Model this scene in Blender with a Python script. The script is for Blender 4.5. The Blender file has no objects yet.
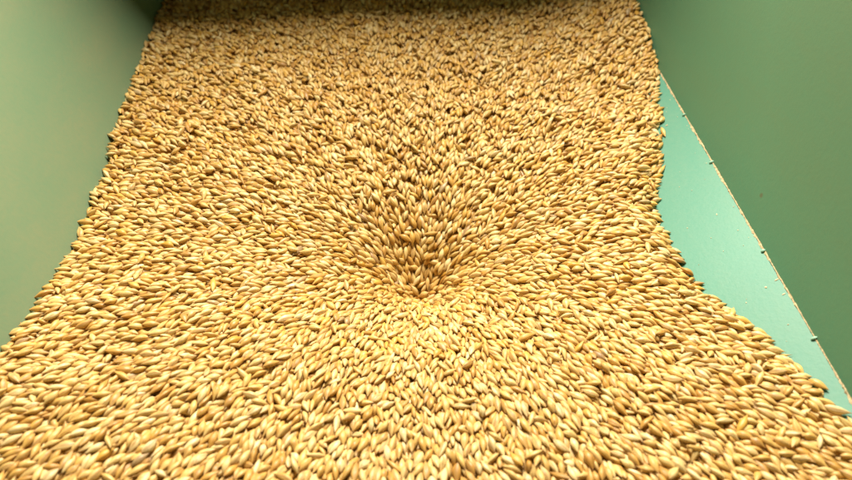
import bpy, math
import numpy as np
from mathutils import Matrix, Vector

rng = np.random.default_rng(11)
C = bpy.context.scene.collection
W, H, F = 852.0, 480.0, 738.0
CAM_H = 0.26
PITCH = math.radians(42.53)
YAW = math.radians(-3.6)

# ---------------------------------------------------------------- camera
cam_rot = Matrix.Rotation(YAW, 3, 'Z') @ Matrix.Rotation(math.pi / 2 - PITCH, 3, 'X')
cam_pos = np.array([0.0, 0.0, CAM_H])
R = np.array(cam_rot)


def ray(u, v):
    d = R @ np.array([u - W / 2, H / 2 - v, -F])
    return d / np.linalg.norm(d)


def on_plane(u, v, n, p):
    d = ray(u, v)
    t = np.dot(n, p - cam_pos) / np.dot(n, d)
    return cam_pos + t * d


def project(p):
    q = (p - cam_pos) @ R
    return W / 2 + F * q[:, 0] / -q[:, 2], H / 2 - F * q[:, 1] / -q[:, 2], -q[:, 2]


cd = bpy.data.cameras.new('camera')
cam = bpy.data.objects.new('camera', cd)
C.objects.link(cam)
cam.matrix_world = Matrix.Translation(Vector(cam_pos)) @ cam_rot.to_4x4()
cd.sensor_width = 36.0
cd.lens = F / W * 36.0
cd.clip_start, cd.clip_end = 0.01, 20.0
cd.dof.use_dof = True
cd.dof.focus_distance = 0.395
cd.dof.aperture_fstop = 9.5
bpy.context.scene.camera = cam

# ---------------------------------------------------------------- layout of the hopper and of the grain surface
Z = np.array([0, 0, 1.0])
LEVEL = 0.006                                   # grain level away from the draw-down funnel
zl = 0.0
xl = -0.180
LEAN_L = math.radians(30)                       # left side sheet leans outwards
n_left = np.array([math.cos(LEAN_L), 0, math.sin(LEAN_L)])
p_left = np.array([xl, 0, zl])

z_seam = 0.002
xs = on_plane(758, 240, Z, np.array([0, 0, z_seam]))[0]
SLOPE = math.radians(25)
n_pan = np.array([-math.sin(SLOPE), 0, math.cos(SLOPE)])
p_pan = np.array([xs, 0, z_seam])
LEAN_R = math.radians(14)
n_right = np.array([-math.cos(LEAN_R), 0, math.sin(LEAN_R)])

hole = on_plane(420, 279, Z, np.array([0, 0, -0.050]))
HX, HY = hole[0], hole[1]
Y0, Y1 = 0.085, 0.650
Y_BACK = 0.622

edge_px = [(640, 0), (655, 40), (664, 80), (665, 120), (664, 160), (662, 200), (664, 222), (676, 243), (690, 268),
           (712, 290), (742, 316), (772, 340), (805, 370), (835, 395), (856, 414), (900, 455), (960, 520)]
edge = np.array([on_plane(u, v, n_pan, p_pan)[:2] for u, v in edge_px])
order = np.argsort(edge[:, 1])
edge = edge[order]


# where the grain meets the left side sheet
left_px = [(168, -18), (160, 0), (130, 75), (108, 130), (100, 165), (88, 197), (75, 230), (50, 275), (25, 310), (0, 345), (-40, 390)]
left_c = np.array([on_plane(u, v, n_left, p_left) for u, v in left_px])
left_c = left_c[np.argsort(left_c[:, 1])]


def edge_raw(y):
    return np.interp(y, edge[:, 1], edge[:, 0])


def edge_x(y):
    return np.minimum(edge_raw(y), xs + 0.005)


def panel_z(x):
    return z_seam + (x - xs) * math.tan(SLOPE)


def base(x, y):
    r = np.hypot(x - HX, y - HY)
    return LEVEL - 0.058 * np.exp(-r / 0.078) - 0.013 * np.exp(-r / 0.011)


lc_corr = left_c[:, 2] - base(left_c[:, 0], left_c[:, 1]) + 0.0005


# far right: the grain banks up against the side sheet above the seam
rc = np.array([on_plane(u, v, n_right, p_pan) for u, v in [(640, 0), (648, 20), (655, 40), (661, 62), (666, 86)]])
rc = rc[np.argsort(rc[:, 1])]
rc_corr = np.maximum(rc[:, 2] - base(rc[:, 0], rc[:, 1]) + 0.0015, 0)


def surf(x, y):
    z = base(x, y)
    z = z + np.interp(y, left_c[:, 1], lc_corr) * np.clip((HX - 0.03 - x) / (HX - 0.03 - xl), 0, 1) ** 1.3
    z = z + np.clip((x - xl - 0.01) / 0.06, 0, 1) * 0.0009 * np.sin(31 * x + 3 + 17 * y) * np.sin(43 * y - 9 * x) + 0.0004 * np.sin(110 * x + 60 * y) * np.sin(90 * y + 1)
    z = z + np.interp(y, rc[:, 1], rc_corr, left=0) * np.clip((x - 0.10) / (xs - 0.10), 0, 1.2) ** 1.5
    er = edge_raw(y)
    d = np.minimum(er, xs) - x
    zp = panel_z(x) + 0.0032 + 0.68 * d + np.clip(er - xs, 0, 0.02) * 1.2
    k = 0.004                                   # smooth minimum
    hh = np.clip(0.5 + 0.5 * (zp - z) / k, 0, 1)
    return zp * (1 - hh) + z * hh - k * hh * (1 - hh)


def surf_n(x, y):
    e = 0.0015
    gx = (surf(x + e, y) - surf(x - e, y)) / (2 * e)
    gy = (surf(x, y + e) - surf(x, y - e)) / (2 * e)
    n = np.stack([-gx, -gy, np.ones_like(gx)], 1)
    return n / np.linalg.norm(n, axis=1)[:, None]


# ---------------------------------------------------------------- pour and settle the barley (rigid three-sphere kernels)
T0 = 0.0086
SC = 0.88                                       # kernel size: about 8 mm long


def thick(x, y):
    return T0 + 0.018 * np.exp(-(np.hypot(x - HX, y - HY) / 0.024) ** 2)


n_try = 46500
x = rng.uniform(xl - 0.02, xs + 0.02, n_try)
y = rng.uniform(Y0, Y1, n_try)
x = np.concatenate([x, HX + rng.normal(0, 0.014, 760)])
y = np.concatenate([y, HY + rng.normal(0, 0.014, 760)])
n_try = len(x)
s = surf(x, y)
T = thick(x, y)
ok = (x < edge_x(y) - 0.001) & ((np.stack([x, y, s], 1) - p_left) @ n_left > 0.001) & (y < Y_BACK + 0.0)
depth_pan = np.clip((s - panel_z(x)) / T, 0.0, 1.0)
ok &= rng.random(n_try) < np.maximum(depth_pan, 0.42)
x, y, s, T = x[ok], y[ok], s[ok], T[ok]
N = len(x)
nrm = surf_n(x, y)
t = rng.random(N)
lo = np.maximum(s - T, panel_z(x) + 0.002)
c = np.stack([x, y, lo + t * (s + 0.006 - lo)], 1)
L = np.clip(rng.normal(1.05, 0.11, N), 0.74, 1.38)
Wd = np.clip(rng.normal(1.06, 0.10, N), 0.74, 1.32)
# long axes follow the flow towards the hole, with scatter
phi = np.arctan2(HY - y, HX - x)
rr = np.hypot(x - HX, y - HY)
sig = np.where(rng.random(N) < 0.10, 1.2, 0.27)
phi = phi + rng.normal(0, 1, N) * sig + rng.integers(0, 2, N) * math.pi
a = np.stack([np.cos(phi), np.sin(phi), rng.normal(0, 0.25, N)], 1)
a -= (np.einsum('ij,ij->i', a, nrm) - rng.normal(0, 0.22, N))[:, None] * nrm
a /= np.linalg.norm(a, axis=1)[:, None]

OFF = np.array([-0.00255, 0.0, 0.00255]) * SC
RAD = np.array([0.00112, 0.00152, 0.00112]) * SC


def spheres(c, a):
    p = c[:, None, :] + (OFF[None, :, None] * L[:, None, None]) * a[:, None, :]
    return p.reshape(-1, 3)


rad = (RAD[None, :] * Wd[:, None]).reshape(-1)
owner = np.repeat(np.arange(N), 3)
CELL = 0.0042


def find_pairs(p):
    k = np.floor((p - p.min(0)) / CELL).astype(np.int64) + 1
    dims = k.max(0) + 2
    key = (k[:, 0] * dims[1] + k[:, 1]) * dims[2] + k[:, 2]
    o = np.argsort(key, kind='stable')
    sk = key[o]
    I, J = [], []
    for dx in (-1, 0, 1):
        for dy in (-1, 0, 1):
            for dz in (-1, 0, 1):
                dk = (dx * dims[1] + dy) * dims[2] + dz
                if dk < 0:
                    continue
                st = np.searchsorted(sk, sk + dk, 'left')
                en = np.searchsorted(sk, sk + dk, 'right')
                if dk == 0:
                    st = np.maximum(st, np.arange(len(sk)) + 1)
                cnt = np.maximum(en - st, 0)
                tot = cnt.sum()
                if tot == 0:
                    continue
                i = np.repeat(np.arange(len(sk)), cnt)
                j = np.arange(tot) - np.repeat(np.cumsum(cnt) - cnt, cnt) + np.repeat(st, cnt)
                I.append(o[i]); J.append(o[j])
    I = np.concatenate(I); J = np.concatenate(J)
    m = owner[I] != owner[J]
    I, J = I[m], J[m]
    dd = np.linalg.norm(p[I] - p[J], axis=1)
    m = dd < (rad[I] + rad[J] + 0.0006)
    return I[m], J[m]


ITER = 130
inv_in = 1.0 / (2 * OFF[2] ** 2)
for it in range(ITER):
    g = 0.00016 if it < 100 else 0.00003
    wz = np.exp(-(np.hypot(c[:, 0] - HX, c[:, 1] - HY) / 0.026) ** 2)[:, None]
    c -= (nrm * (1 - wz) + Z * wz) * g
    tilt = np.einsum('ij,ij->i', a, nrm)
    a -= (0.02 * tilt)[:, None] * nrm
    a /= np.linalg.norm(a, axis=1)[:, None]
    p = spheres(c, a)
    if it % 6 == 0:
        I, J = find_pairs(p)
        nrm = surf_n(c[:, 0], c[:, 1])
    d = p[I] - p[J]
    dist = np.linalg.norm(d, axis=1) + 1e-9
    ov = rad[I] + rad[J] - dist
    m = ov > 0
    i, j, v = I[m], J[m], d[m] * (0.5 * ov[m] / dist[m])[:, None]
    cor = np.empty_like(p)
    for ax in range(3):
        cor[:, ax] = np.bincount(i, v[:, ax], len(p)) - np.bincount(j, v[:, ax], len(p))
    # walls and bed
    def push(n, p0):
        sd = (p - p0) @ n - rad
        q = np.where(sd < 0, -sd, 0)
        return q[:, None] * n[None, :]
    cor += push(n_left, p_left) + push(n_pan, p_pan) + push(n_right, p_pan) + push(np.array([0, -1.0, 0]), np.array([0, Y_BACK, 0]))
    bed = surf(p[:, 0], p[:, 1]) - thick(p[:, 0], p[:, 1])
    pen = np.maximum(bed + rad - p[:, 2], 0)
    cor[:, 2] += pen
    cor = cor.reshape(N, 3, 3)
    tr = cor.sum(1) * 0.42
    mag = np.linalg.norm(tr, axis=1)
    tr *= (np.minimum(mag, 0.0008) / np.maximum(mag, 1e-12))[:, None]
    c += tr
    w = np.einsum('k,nkj->nj', OFF, cor) * inv_in * 0.6
    mw = np.linalg.norm(w, axis=1)
    w *= (np.minimum(mw, 0.12) / np.maximum(mw, 1e-12))[:, None]
    a = a + w - np.einsum('ij,ij->i', a, w)[:, None] * a
    a /= np.linalg.norm(a, axis=1)[:, None]
# kernels the flow has pulled away: loose pits, most of them on the slope behind the hole
nrm = surf_n(c[:, 0], c[:, 1])
top = c[:, 2] - surf(c[:, 0], c[:, 1])
ang = np.arctan2(c[:, 0] - HX, c[:, 1] - HY)
rr = np.hypot(c[:, 0] - HX, c[:, 1] - HY)
pr = 0.03 + 0.17 * np.clip((c[:, 1] - HY) / 0.08, 0, 1) + 0.46 * np.exp(-(ang / 0.7) ** 2) * np.exp(-(rr / 0.085) ** 2) + 0.35 * np.exp(-((rr - 0.006) / 0.012) ** 2)
keep = ~((top > np.percentile(top, 58)) & (rng.random(N) < pr))
c, a, L, Wd, nrm = c[keep], a[keep], L[keep], Wd[keep], nrm[keep]
N = len(c)
top = c[:, 2] - surf(c[:, 0], c[:, 1])
print('kernels', N, 'top offset pct', np.percentile(top, [1, 25, 50, 75, 90, 95, 99]))

# ---------------------------------------------------------------- kernel shapes
NR, NS = 11, 10


def kernel_shape(k):
    r = np.random.default_rng(100 + k)
    tt = np.linspace(0, 1, NR)
    Lk = 0.0088
    bend = r.normal(0, 0.00028)
    sharp = r.uniform(0.72, 0.98)
    peak = r.uniform(0.40, 0.50)
    uu = np.where(tt < peak, 0.5 * tt / peak, 0.5 + 0.5 * (tt - peak) / (1 - peak))
    prof = np.sin(np.pi * uu) ** sharp
    prof *= 1 - 0.22 * np.clip((tt - 0.6) / 0.4, 0, 1)
    V, UV = [], []
    for q in range(NR):
        rw = 0.00176 * prof[q] + (0.00014 if q in (0, NR - 1) else 0)
        rh = 0.00142 * prof[q] + (0.00012 if q in (0, NR - 1) else 0)
        for m_ in range(NS):
            th = 2 * math.pi * m_ / NS
            rad_ = 1 + 0.05 * math.cos(5 * th + 0.6)                 # veined husk
            cre = 1 - 0.42 * math.exp(-((((th - 1.5 * math.pi) + math.pi) % (2 * math.pi) - math.pi) / 0.33) ** 2) * (prof[q] > 0.3)
            ang = r.normal(0, 0.00003, 3)
            V.append((Lk * (tt[q] - 0.5) + ang[0], rw * math.cos(th) * rad_ + bend * math.sin(math.pi * tt[q]) + ang[1],
                      rh * math.sin(th) * rad_ * cre + bend * 0.6 * math.sin(math.pi * tt[q] + 0.5) + ang[2]))
            UV.append((m_ / NS, tt[q]))
    Fc = []
    for q in range(NR - 1):
        for m_ in range(NS):
            m2 = (m_ + 1) % NS
            Fc.append((q * NS + m_, (q + 1) * NS + m_, (q + 1) * NS + m2, q * NS + m2))
    # pointed tips; some keep a broken awn
    V.append((-Lk * 0.5 - 0.00022, bend * 0, 0)); UV.append((0, 0))
    awn = 0.0012 if k in (2, 5) else 0.00035
    V.append((Lk * 0.5 + awn, r.normal(0, 0.0001), r.normal(0, 0.0001))); UV.append((0, 1))
    for m_ in range(NS):
        m2 = (m_ + 1) % NS
        Fc.append((NR * NS, m_, m2, m2))
        Fc.append((NR * NS + 1, (NR - 1) * NS + m2, (NR - 1) * NS + m_, (NR - 1) * NS + m_))
    return np.array(V), np.array(UV), np.array(Fc)


NK = 8
shapes = [kernel_shape(k) for k in range(NK)]
Fc = shapes[0][2]
n_quad = (NR - 1) * NS
quads = Fc[:n_quad]
tris = Fc[n_quad:, :3]
NV = len(shapes[0][0])
kind = rng.integers(0, NK, N)
roll = rng.uniform(0, 2 * math.pi, N)
# most kernels rest with the crease down or sideways
side = np.cross(nrm, a); side /= np.linalg.norm(side, axis=1)[:, None] + 1e-9
up = np.cross(a, side)
roll = rng.normal(0, 0.8, N) + np.where(rng.random(N) < 0.36, math.pi, 0)
e2 = side * np.cos(roll)[:, None] + up * np.sin(roll)[:, None]
e3 = np.cross(a, e2)
tone = rng.random(N)
tone2 = rng.random(N)

Vall = np.stack([sh[0] for sh in shapes])[kind]              # N,NV,3
Vall = Vall * SC * np.stack([L, Wd * 0.965, Wd * 0.965], 1)[:, None, :]
Vw = (Vall[:, :, 0:1] * a[:, None, :] + Vall[:, :, 1:2] * e2[:, None, :] + Vall[:, :, 2:3] * e3[:, None, :]) + c[:, None, :]

# which kernels show largest in the photograph (a small z-buffer of their vertices)
u_, v_, dep = project(Vw.reshape(-1, 3))
S_ = 0.42
pu, pv = np.floor(u_ * S_).astype(int), np.floor(v_ * S_).astype(int)
gw, gh = int(W * S_), int(H * S_)
inside = (pu >= 0) & (pu < gw) & (pv >= 0) & (pv < gh)
gid = np.repeat(np.arange(N), NV)
idx = np.nonzero(inside)[0]
pix = pv[idx] * gw + pu[idx]
o = np.lexsort((dep[idx], pix))
first = np.concatenate([[True], pix[o][1:] != pix[o][:-1]])
vis = np.bincount(gid[idx[o[first]]], minlength=N).astype(float)
cu, cv, cdep = project(c)
near = np.argsort(-vis)[:300]
near_set = np.zeros(N, bool); near_set[near] = True


# a few kernels that stand out by colour; the other near ones stay in the common range
low = near_set | (cv > 360)
tone2[low] = 0.10 + 0.85 * tone2[low]
special = {}
for (u, v, t1, t2, lab) in [
        (137, 453, 0.3, 1.0, 'weathered grey-brown barley kernel, the only grey one in the nearest rows'),
        (120, 447, 0.1, 0.0, 'dull orange barley kernel beside the grey-brown one at lower left'),
        (462, 452, 0.1, 0.02, 'dull orange barley kernel at the lower middle, among paler ones'),
        (720, 455, 0.1, 0.01, 'dull orange barley kernel towards the lower right, among paler ones')]:
    cand = [g for g in near if g not in special and vis[g] > 25]
    g = min(cand, key=lambda g: (cu[g] - u) ** 2 + (cv[g] - v) ** 2)
    special[g] = lab
    tone[g], tone2[g] = t1, t2


# ---------------------------------------------------------------- materials
def mat(name):
    m = bpy.data.materials.new(name)
    m.use_nodes = True
    nt = m.node_tree
    nt.nodes.clear()
    out = nt.nodes.new('ShaderNodeOutputMaterial')
    b = nt.nodes.new('ShaderNodeBsdfPrincipled')
    nt.links.new(b.outputs[0], out.inputs[0])
    return m, nt, b


def node(nt, kind, **kw):
    n = nt.nodes.new(kind)
    for k, v in kw.items():
        if k.startswith('i_'):
            n.inputs[k[2:].replace('_', ' ')].default_value = v
        else:
            setattr(n, k, v)
    return n


def ramp(nt, stops, src):
    r = nt.nodes.new('ShaderNodeValToRGB')
    el = r.color_ramp.elements
    while len(el) < len(stops):
        el.new(0.5)
    for e, (pos, col) in zip(el, stops):
        e.position = pos
        e.color = (*col, 1) if len(col) == 3 else col
    nt.links.new(src, r.inputs[0])
    return r


def mix(nt, fac, a_, b_, blend='MIX'):
    m = nt.nodes.new('ShaderNodeMix')
    m.data_type = 'RGBA'
    m.blend_type = blend
    for sock, val in ((m.inputs[0], fac), (m.inputs[6], a_), (m.inputs[7], b_)):
        if isinstance(val, bpy.types.NodeSocket):
            nt.links.new(val, sock)
        elif isinstance(val, (int, float)):
            sock.default_value = val
        else:
            sock.default_value = (*val, 1)
    return m.outputs[2]


def make_barley():
    m, nt, b = mat('barley_husk')
    at = node(nt, 'ShaderNodeAttribute', attribute_name='tone')
    sep = nt.nodes.new('ShaderNodeSeparateColor')
    nt.links.new(at.outputs['Color'], sep.inputs[0])
    base = ramp(nt, [(0.0, (0.50, 0.27, 0.055)), (0.10, (0.58, 0.34, 0.075)), (0.35, (0.67, 0.44, 0.13)), (0.65, (0.72, 0.51, 0.185)),
                     (0.90, (0.76, 0.59, 0.26)), (1.0, (0.79, 0.645, 0.345))], sep.outputs[0])
    uv = nt.nodes.new('ShaderNodeUVMap'); uv.uv_map = 'UVMap'
    # veins of the husk: streaks that run along the kernel
    comb = nt.nodes.new('ShaderNodeSeparateXYZ')
    nt.links.new(uv.outputs[0], comb.inputs[0])
    cx = nt.nodes.new('ShaderNodeCombineXYZ')
    m1 = node(nt, 'ShaderNodeMath', operation='MULTIPLY'); m1.inputs[1].default_value = 11.0
    m2 = node(nt, 'ShaderNodeMath', operation='MULTIPLY'); m2.inputs[1].default_value = 1.6
    m3 = node(nt, 'ShaderNodeMath', operation='MULTIPLY'); m3.inputs[1].default_value = 57.0
    nt.links.new(comb.outputs[0], m1.inputs[0]); nt.links.new(comb.outputs[1], m2.inputs[0]); nt.links.new(sep.outputs[1], m3.inputs[0])
    nt.links.new(m1.outputs[0], cx.inputs[0]); nt.links.new(m2.outputs[0], cx.inputs[1]); nt.links.new(m3.outputs[0], cx.inputs[2])
    nz = node(nt, 'ShaderNodeTexNoise', i_Scale=1.0, i_Detail=3.0, i_Roughness=0.6)
    nt.links.new(cx.outputs[0], nz.inputs['Vector'])
    st = ramp(nt, [(0.30, (0.55, 0.42, 0.28)), (0.50, (0.95, 0.93, 0.88)), (0.72, (1.08, 1.09, 1.12))], nz.outputs[0])
    col = mix(nt, 0.9, base.outputs[0], st.outputs[0], 'MULTIPLY')
    cr = ramp(nt, [(0.60, (0, 0, 0)), (0.70, (0.35, 0.35, 0.35)), (0.75, (0.85, 0.85, 0.85)), (0.80, (0.35, 0.35, 0.35)), (0.90, (0, 0, 0))], comb.outputs[0])
    col = mix(nt, cr.outputs[0], col, (0.36, 0.20, 0.065))
    # brownish germ end and tip
    tip = ramp(nt, [(0.0, (1, 1, 1)), (0.10, (0.25, 0.25, 0.25)), (0.2, (0, 0, 0)), (0.88, (0, 0, 0)), (1.0, (0.7, 0.7, 0.7))], comb.outputs[1])
    col = mix(nt, tip.outputs[0], col, (0.47, 0.26, 0.085))
    # weathered grey kernels
    gy = ramp(nt, [(0.988, (0, 0, 0)), (0.998, (0.6, 0.6, 0.6))], sep.outputs[1])
    col = mix(nt, gy.outputs[0], col, (0.25, 0.19, 0.13))
    og = ramp(nt, [(0.0, (0.75, 0.75, 0.75)), (0.05, (0.6, 0.6, 0.6)), (0.075, (0, 0, 0))], sep.outputs[1])
    col = mix(nt, og.outputs[0], col, (0.63, 0.36, 0.05))
    nt.links.new(col, b.inputs['Base Color'])
    b.inputs['Roughness'].default_value = 0.43
    b.inputs['Specular IOR Level'].default_value = 0.48
    bp = node(nt, 'ShaderNodeBump', i_Strength=0.9, i_Distance=0.0003)
    nt.links.new(nz.outputs[0], bp.inputs['Height'])
    nt.links.new(bp.outputs[0], b.inputs['Normal'])
    b.inputs['Subsurface Weight'].default_value = 0.0
    return m


def make_paint(name, dusty, tint=(0.12, 0.34, 0.22), dirt=(0.36, 0.32, 0.155), spec=0.3, grad=0.0):
    m, nt, b = mat(name)
    tc = nt.nodes.new('ShaderNodeTexCoord')
    n1 = node(nt, 'ShaderNodeTexNoise', i_Scale=5.5, i_Detail=5.0, i_Roughness=0.55)
    n2 = node(nt, 'ShaderNodeTexNoise', i_Scale=420.0, i_Detail=3.0, i_Roughness=0.7)
    n3 = node(nt, 'ShaderNodeTexNoise', i_Scale=38.0, i_Detail=6.0, i_Roughness=0.65)
    mp = nt.nodes.new('ShaderNodeMapping')
    mp.inputs['Scale'].default_value = (1.0, 0.35, 1.0)
    nt.links.new(tc.outputs['Object'], mp.inputs[0])
    for n in (n1, n3):
        nt.links.new(mp.outputs[0], n.inputs['Vector'])
    nt.links.new(tc.outputs['Object'], n2.inputs['Vector'])
    dr = ramp(nt, [(0.30, (dusty * 0.65,) * 3), (0.50, (dusty * 0.9,) * 3), (0.72, (min(1, dusty * 1.2),) * 3)], n1.outputs[0])
    d3 = ramp(nt, [(0.35, (0.82, 0.82, 0.82)), (0.7, (1.15, 1.15, 1.15))], n3.outputs[0])
    d2 = ramp(nt, [(0.35, (0.88, 0.88, 0.88)), (0.68, (1.12, 1.12, 1.12))], n2.outputs[0])
    fac = mix(nt, 1.0, dr.outputs[0], d3.outputs[0], 'MULTIPLY')
    fac = mix(nt, 1.0, fac, d2.outputs[0], 'MULTIPLY')
    if grad:                                        # second colour grows stronger towards the upper part of the sheets
        sz = nt.nodes.new('ShaderNodeSeparateXYZ')
        nt.links.new(tc.outputs['Object'], sz.inputs[0])
        gr = ramp(nt, [(0.02, (0, 0, 0)), (0.24, (grad,) * 3)], sz.outputs[2])
        fac = mix(nt, 1.0, fac, gr.outputs[0], 'ADD')
    col = mix(nt, fac, tint, dirt)
    # small dark chips and scuffs
    vo = node(nt, 'ShaderNodeTexVoronoi', i_Scale=26.0)
    nt.links.new(tc.outputs['Object'], vo.inputs['Vector'])
    ch = ramp(nt, [(0.0, (0.85, 0.85, 0.85)), (0.035, (0.6, 0.6, 0.6)), (0.05, (0, 0, 0))], vo.outputs['Distance'])
    sel = nt.nodes.new('ShaderNodeSeparateColor')
    nt.links.new(vo.outputs['Color'], sel.inputs[0])
    sr = ramp(nt, [(0.76, (0, 0, 0)), (0.78, (1, 1, 1))], sel.outputs[0])
    cf = mix(nt, 1.0, ch.outputs[0], sr.outputs[0], 'MULTIPLY')
    col = mix(nt, cf, col, (0.12, 0.10, 0.05))
    nt.links.new(col, b.inputs['Base Color'])
    rr_ = ramp(nt, [(0.2, (0.38, 0.38, 0.38)), (0.8, (0.62, 0.62, 0.62))], fac)
    nt.links.new(rr_.outputs[0], b.inputs['Roughness'])
    b.inputs['Specular IOR Level'].default_value = spec
    bp = node(nt, 'ShaderNodeBump', i_Strength=0.12, i_Distance=0.0006)
    nt.links.new(n2.outputs[0], bp.inputs['Height'])
    nt.links.new(bp.outputs[0], b.inputs['Normal'])
    return m


def make_plain(name, col, rough=0.8, scale=900.0):
    m, nt, b = mat(name)
    tc = nt.nodes.new('ShaderNodeTexCoord')
    n = node(nt, 'ShaderNodeTexNoise', i_Scale=scale, i_Detail=4.0)
    nt.links.new(tc.outputs['Object'], n.inputs['Vector'])
    r = ramp(nt, [(0.3, tuple(v * 0.6 for v in col)), (0.7, tuple(min(1, v * 1.25) for v in col))], n.outputs[0])
    nt.links.new(r.outputs[0], b.inputs['Base Color'])
    b.inputs['Roughness'].default_value = rough
    return m


M_BARLEY = make_barley()
M_WALL_L = make_paint('dusty_green_paint', 0.42, (0.078, 0.22, 0.132), (0.27, 0.232, 0.12), 0.25, 0.3)
M_WALL_R = make_paint('dimmed_green_paint', 0.24, (0.070, 0.240, 0.145), (0.17, 0.14, 0.055), 0.22, 0.55)  # darker mix stands in for dimmer light on the right sheet, over real dust
M_PANEL = make_paint('clean_green_paint', 0.22, (0.046, 0.245, 0.180), (0.33, 0.34, 0.22), 0.10)
M_WELD = make_paint('painted_weld', 0.25, (0.22, 0.50, 0.38), (0.50, 0.48, 0.33), 0.25)  # tint lightened to offset the shade on the lumps
M_BACK = make_paint('brown_bounce_paint', 0.8, (0.12, 0.25, 0.15), (0.34, 0.22, 0.10))  # browned so the unseen back sheet throws warmer bounce on the far grain
M_DUST = make_plain('grain_dust', (0.52, 0.40, 0.22))
M_CHAFF = make_plain('chaff', (0.72, 0.60, 0.36))


# ---------------------------------------------------------------- mesh helpers
def mesh_obj(name, verts, faces, material, parent=None, smooth=False):
    me = bpy.data.meshes.new(name)
    me.from_pydata([tuple(map(float, v)) for v in verts], [], [tuple(map(int, f)) for f in faces])
    me.materials.append(material)
    if smooth:
        me.polygons.foreach_set('use_smooth', np.ones(len(me.polygons), bool))
    me.update()
    ob = bpy.data.objects.new(name, me)
    C.objects.link(ob)
    if parent:
        ob.parent = parent
    return ob


def kernel_mesh(name, ids, origin=None):
    n = len(ids)
    V = Vw[ids].reshape(-1, 3)
    if origin is not None:
        V = V - origin
    q = (quads[None] + (np.arange(n) * NV)[:, None, None]).reshape(-1)
    t_ = (tris[None] + (np.arange(n) * NV)[:, None, None]).reshape(-1)
    loops = np.concatenate([q, t_]).astype(np.int32)
    nq, ntri = n * len(quads), n * len(tris)
    starts = np.concatenate([np.arange(nq) * 4, nq * 4 + np.arange(ntri) * 3]).astype(np.int32)
    me = bpy.data.meshes.new(name)
    me.vertices.add(len(V)); me.vertices.foreach_set('co', V.astype(np.float32).ravel())
    me.loops.add(len(loops)); me.loops.foreach_set('vertex_index', loops)
    me.polygons.add(nq + ntri); me.polygons.foreach_set('loop_start', starts)
    me.update(calc_edges=True)
    me.polygons.foreach_set('use_smooth', np.ones(nq + ntri, bool))
    uvs = np.stack([sh[1] for sh in shapes])[kind[ids]].reshape(-1, 2)
    lu = uvs[loops]
    # close the wrap of u on the last strip
    qv = lu[:nq * 4].reshape(-1, 4, 2)
    wrap = (qv[:, :, 0].max(1) - qv[:, :, 0].min(1)) > 0.5
    qv[wrap, :, 0] = np.where(qv[wrap, :, 0] < 0.5, qv[wrap, :, 0] + 1, qv[wrap, :, 0])
    ul = me.uv_layers.new(name='UVMap')
    ul.data.foreach_set('uv', lu.astype(np.float32).ravel())
    at = me.attributes.new('tone', 'FLOAT_COLOR', 'POINT')
    colr = np.stack([tone[ids], tone2[ids], np.zeros(n), np.ones(n)], 1)
    at.data.foreach_set('color', np.repeat(colr, NV, 0).astype(np.float32).ravel())
    me.materials.append(M_BARLEY)
    me.validate()
    return me


# ---------------------------------------------------------------- the barley: the 300 that show largest, then the rest
GROUP = 'barley kernels nearest the camera'


def kernel_label(g):
    e0, e1 = c[g] - a[g] * 0.0044 * SC * L[g], c[g] + a[g] * 0.0044 * SC * L[g]
    pu_, pv_, _ = project(np.stack([e0, e1]))
    cut = pv_.max() > H
    steep = abs(pv_[1] - pv_[0]) > abs(pu_[1] - pu_[0])
    return '%s barley kernel %s, nearest rows, %s bottom edge, %s third' % (
        'pale straw' if tone[g] > 0.5 else 'deep golden', 'pointing at the camera' if steep else 'lying crosswise',
        'cut by' if cut else 'clear of', 'left' if cu[g] < W / 3 else 'middle' if cu[g] < 2 * W / 3 else 'right')


for k, g in enumerate(near):
    me = kernel_mesh('barley_kernel', np.array([g]), c[g])
    if k == 0:
        kob = bpy.data.objects.new('barley_kernel', me)
    else:
        kob = kob.copy(); kob.data = me
    C.objects.link(kob)
    kob.location = c[g]
    kob['label'] = special.get(g) or kernel_label(g)
    kob['category'] = 'barley kernel'
    kob['group'] = GROUP

rest = np.nonzero(~near_set)[0]
heap = bpy.data.objects.new('barley_heap', kernel_mesh('barley_heap', rest))
C.objects.link(heap)
heap['label'] = 'mass of golden barley kernels sinking into a funnel'
heap['category'] = 'barley'
heap['kind'] = 'stuff'

# deeper grain under the settled layers (same object kind: only its shaded gaps show)
gx = np.linspace(xl - 0.005, xs, 90); gy = np.linspace(Y0 - 0.01, Y_BACK - 0.001, 130)
X, Yg = np.meshgrid(gx, gy)
Zg = surf(X.ravel(), Yg.ravel()) - thick(X.ravel(), Yg.ravel()) + 0.0012 - 0.012 * np.exp(-(np.hypot(X.ravel() - HX, Yg.ravel() - HY) / 0.02) ** 2)
bv = np.stack([X.ravel(), Yg.ravel(), Zg.ravel()], 1)
bf = [(r_ * 90 + q, r_ * 90 + q + 1, (r_ + 1) * 90 + q + 1, (r_ + 1) * 90 + q) for r_ in range(129) for q in range(89)]
bedo = mesh_obj('buried_grain', bv, bf, make_plain('buried_barley', (0.55, 0.36, 0.13), 0.8, 500.0), heap, True)
bedo['kind'] = 'stuff'

# ---------------------------------------------------------------- the hopper
hop = bpy.data.objects.new('grain_hopper', None)
C.objects.link(hop)
hop.location = (0, 0, 0)
hop['label'] = 'green painted sheet metal hopper around the barley'
hop['category'] = 'hopper'


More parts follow.
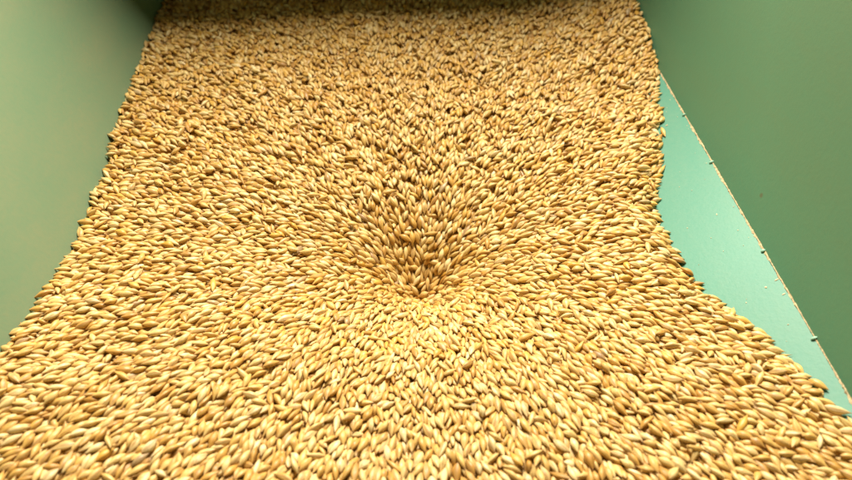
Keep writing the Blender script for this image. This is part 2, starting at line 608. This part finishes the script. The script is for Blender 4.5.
def sheet(name, pts, thick, material, nx=1):
    """Flat sheet with thickness away from its inner face."""
    P = np.array(pts, float)
    n = np.cross(P[1] - P[0], P[2] - P[0]); n /= np.linalg.norm(n)
    Q = P - n * thick
    k = len(P)
    V = np.concatenate([P, Q])
    fs = [tuple(range(k)), tuple(range(2 * k - 1, k - 1, -1))]
    fs += [(i, i + k, (i + 1) % k + k, (i + 1) % k) for i in range(k)]
    return mesh_obj(name, V, fs, material, hop)


YN, YF = -0.10, 0.66
dl = np.array([-math.sin(LEAN_L), 0, math.cos(LEAN_L)])
bl = p_left - dl * 0.05
tl = p_left + dl * 0.36
sheet('side_panel', [(bl[0], YF, bl[2]), (tl[0], YF, tl[2]), (tl[0], YN, tl[2]), (bl[0], YN, bl[2])], 0.002, M_WALL_L)
dr_ = np.array([math.sin(LEAN_R), 0, math.cos(LEAN_R)])
br = p_pan - dr_ * 0.0
trr = p_pan + dr_ * 0.34
sheet('side_panel', [(br[0], YN, br[2]), (trr[0], YN, trr[2]), (trr[0], YF, trr[2]), (br[0], YF, br[2])], 0.002, M_WALL_R)
dp = np.array([-math.cos(SLOPE), 0, -math.sin(SLOPE)])
pi_ = p_pan + dp * 0.20
po = p_pan - dp * 0.0
sheet('sloping_floor', [(pi_[0], YN, pi_[2]), (po[0], YN, po[2]), (po[0], YF, po[2]), (pi_[0], YF, pi_[2])], 0.002, M_PANEL)
# unseen back sheet, its lean shaped to shade the far grain
sheet('back_panel', [(-0.34, Y_BACK + 0.004, -0.03), (0.34, Y_BACK + 0.004, -0.03), (0.36, 0.546, 0.25), (-0.36, 0.546, 0.25)], 0.002, M_BACK)

# line of caked dust along the seam
r2 = np.random.default_rng(5)
nl = 420
ys = np.linspace(0.10, Y_BACK, nl)
wob = np.convolve(r2.normal(0, 1, nl + 8), np.ones(9) / 9, 'valid')
V, fs = [], []
for q in range(nl):
    w1 = 0.00045 + 0.0006 * wob[q] + r2.uniform(-0.0004, 0.0004)
    w2 = 0.00045 + 0.0004 * wob[q] + r2.uniform(-0.0002, 0.0002)
    pp = p_pan + np.array([0, ys[q], 0])
    V += [pp + dp * max(w1, 0.0004) + n_pan * 0.0001, pp + (n_pan + n_right) * (0.0002 + r2.uniform(-0.0001, 0.00025)), pp + dr_ * max(w2, 0.0003) + n_right * 0.0001]
    if q:
        b0 = (q - 1) * 3; b1 = q * 3
        fs += [(b0, b0 + 1, b1 + 1, b1), (b0 + 1, b0 + 2, b1 + 2, b1 + 1)]
mesh_obj('seam_dust', V, fs, M_DUST, hop, False)


# tack welds: rounded painted lumps that bridge the seam
def lump(center, ax, r1, r_2, seed):
    r = np.random.default_rng(seed)
    V, fs = [], []
    nu, nv = 9, 12
    bx = np.array([0, 1.0, 0]); bz = np.cross(ax, bx); bz /= np.linalg.norm(bz)
    for i in range(nu):
        th = math.pi * (i + 0.001) / (nu - 1 + 0.002)
        for j in range(nv):
            ph = 2 * math.pi * j / nv
            k = 1 + 0.10 * math.sin(3 * ph + seed) * math.sin(th) + r.normal(0, 0.03)
            V.append(center + k * (ax * r1 * math.cos(th) + (bx * math.cos(ph) + bz * math.sin(ph)) * r_2 * math.sin(th)))
    for i in range(nu - 1):
        for j in range(nv):
            j2 = (j + 1) % nv
            fs.append((i * nv + j, i * nv + j2, (i + 1) * nv + j2, (i + 1) * nv + j))
    return V, fs


for k, (u, v) in enumerate([(688, 114), (714, 162), (765, 251), (811, 340)]):
    q = on_plane(u, v, n_pan, p_pan)
    q = np.array([xs, q[1], z_seam]) + (n_pan + n_right) * 0.0004
    ax = (-dp * 0.9 + dr_ * 0.15); ax /= np.linalg.norm(ax)
    V, fs = lump(q + dp * 0.0003, ax, 0.0012 + 0.0003 * (k % 2), 0.0007, 3 + k)
    mesh_obj('weld_bead', V, fs, M_WELD, hop, True)

# husk fragments and dust lying on the bare floor sheet
V, fs = [], []
cnt = 0
for k in range(44):
    yy = r2.uniform(0.16, 0.52)
    span = xs - edge_x(np.array([yy]))[0]
    if span < 0.006:
        continue
    xx = xs - span * r2.uniform(0.05, 0.97)
    q = np.array([xx, yy, panel_z(xx)]) + n_pan * 0.0002
    an = r2.uniform(0, 6.3)
    big = r2.random() < 0.12
    l_, w_ = (r2.uniform(0.0006, 0.0012), r2.uniform(0.0003, 0.0006)) if big else (r2.uniform(0.0002, 0.00045), r2.uniform(0.00012, 0.0003))
    e1 = -dp * math.cos(an) + np.array([0, 1, 0]) * math.sin(an)
    e2_ = np.cross(n_pan, e1)
    b0 = len(V)
    for sx, sy in ((-1, -0.4), (0, -1), (1, -0.2), (0.8, 0.6), (0, 1), (-0.8, 0.5)):
        V.append(q + e1 * l_ * sx + e2_ * w_ * sy)
    V.append(q + n_pan * 0.6 * w_)
    for j in range(6):
        fs.append((b0 + j, b0 + (j + 1) % 6, b0 + 6))
ch = mesh_obj('chaff', V, fs, M_CHAFF)
ch['label'] = 'specks of husk and dust on the bare green floor'
ch['category'] = 'chaff'
ch['kind'] = 'stuff'

# ---------------------------------------------------------------- light
w = bpy.data.worlds.new('World')
bpy.context.scene.world = w
w.use_nodes = True
w.node_tree.nodes['Background'].inputs[0].default_value = (1.0, 0.93, 0.80, 1)
w.node_tree.nodes['Background'].inputs[1].default_value = 0.035


def area(name, loc, target, size, power, col):
    ld = bpy.data.lights.new(name, 'AREA')
    ld.shape = 'RECTANGLE'; ld.size, ld.size_y = size; ld.energy = power; ld.color = col
    o_ = bpy.data.objects.new(name, ld)
    C.objects.link(o_)
    o_.location = loc
    o_.rotation_euler = (Vector(target) - Vector(loc)).to_track_quat('-Z', 'Y').to_euler()
    return o_


area('work_lamp', (0.06, 0.83, 0.82), (0.06, 0.70, 0.0), (0.18, 0.60), 36.5, (1.0, 0.892, 0.745))

sc = bpy.context.scene
sc.view_settings.view_transform = 'Standard'
sc.view_settings.look = 'None'
sc.view_settings.exposure = 0.0
sc.cycles.max_bounces = 10
sc.cycles.diffuse_bounces = 6
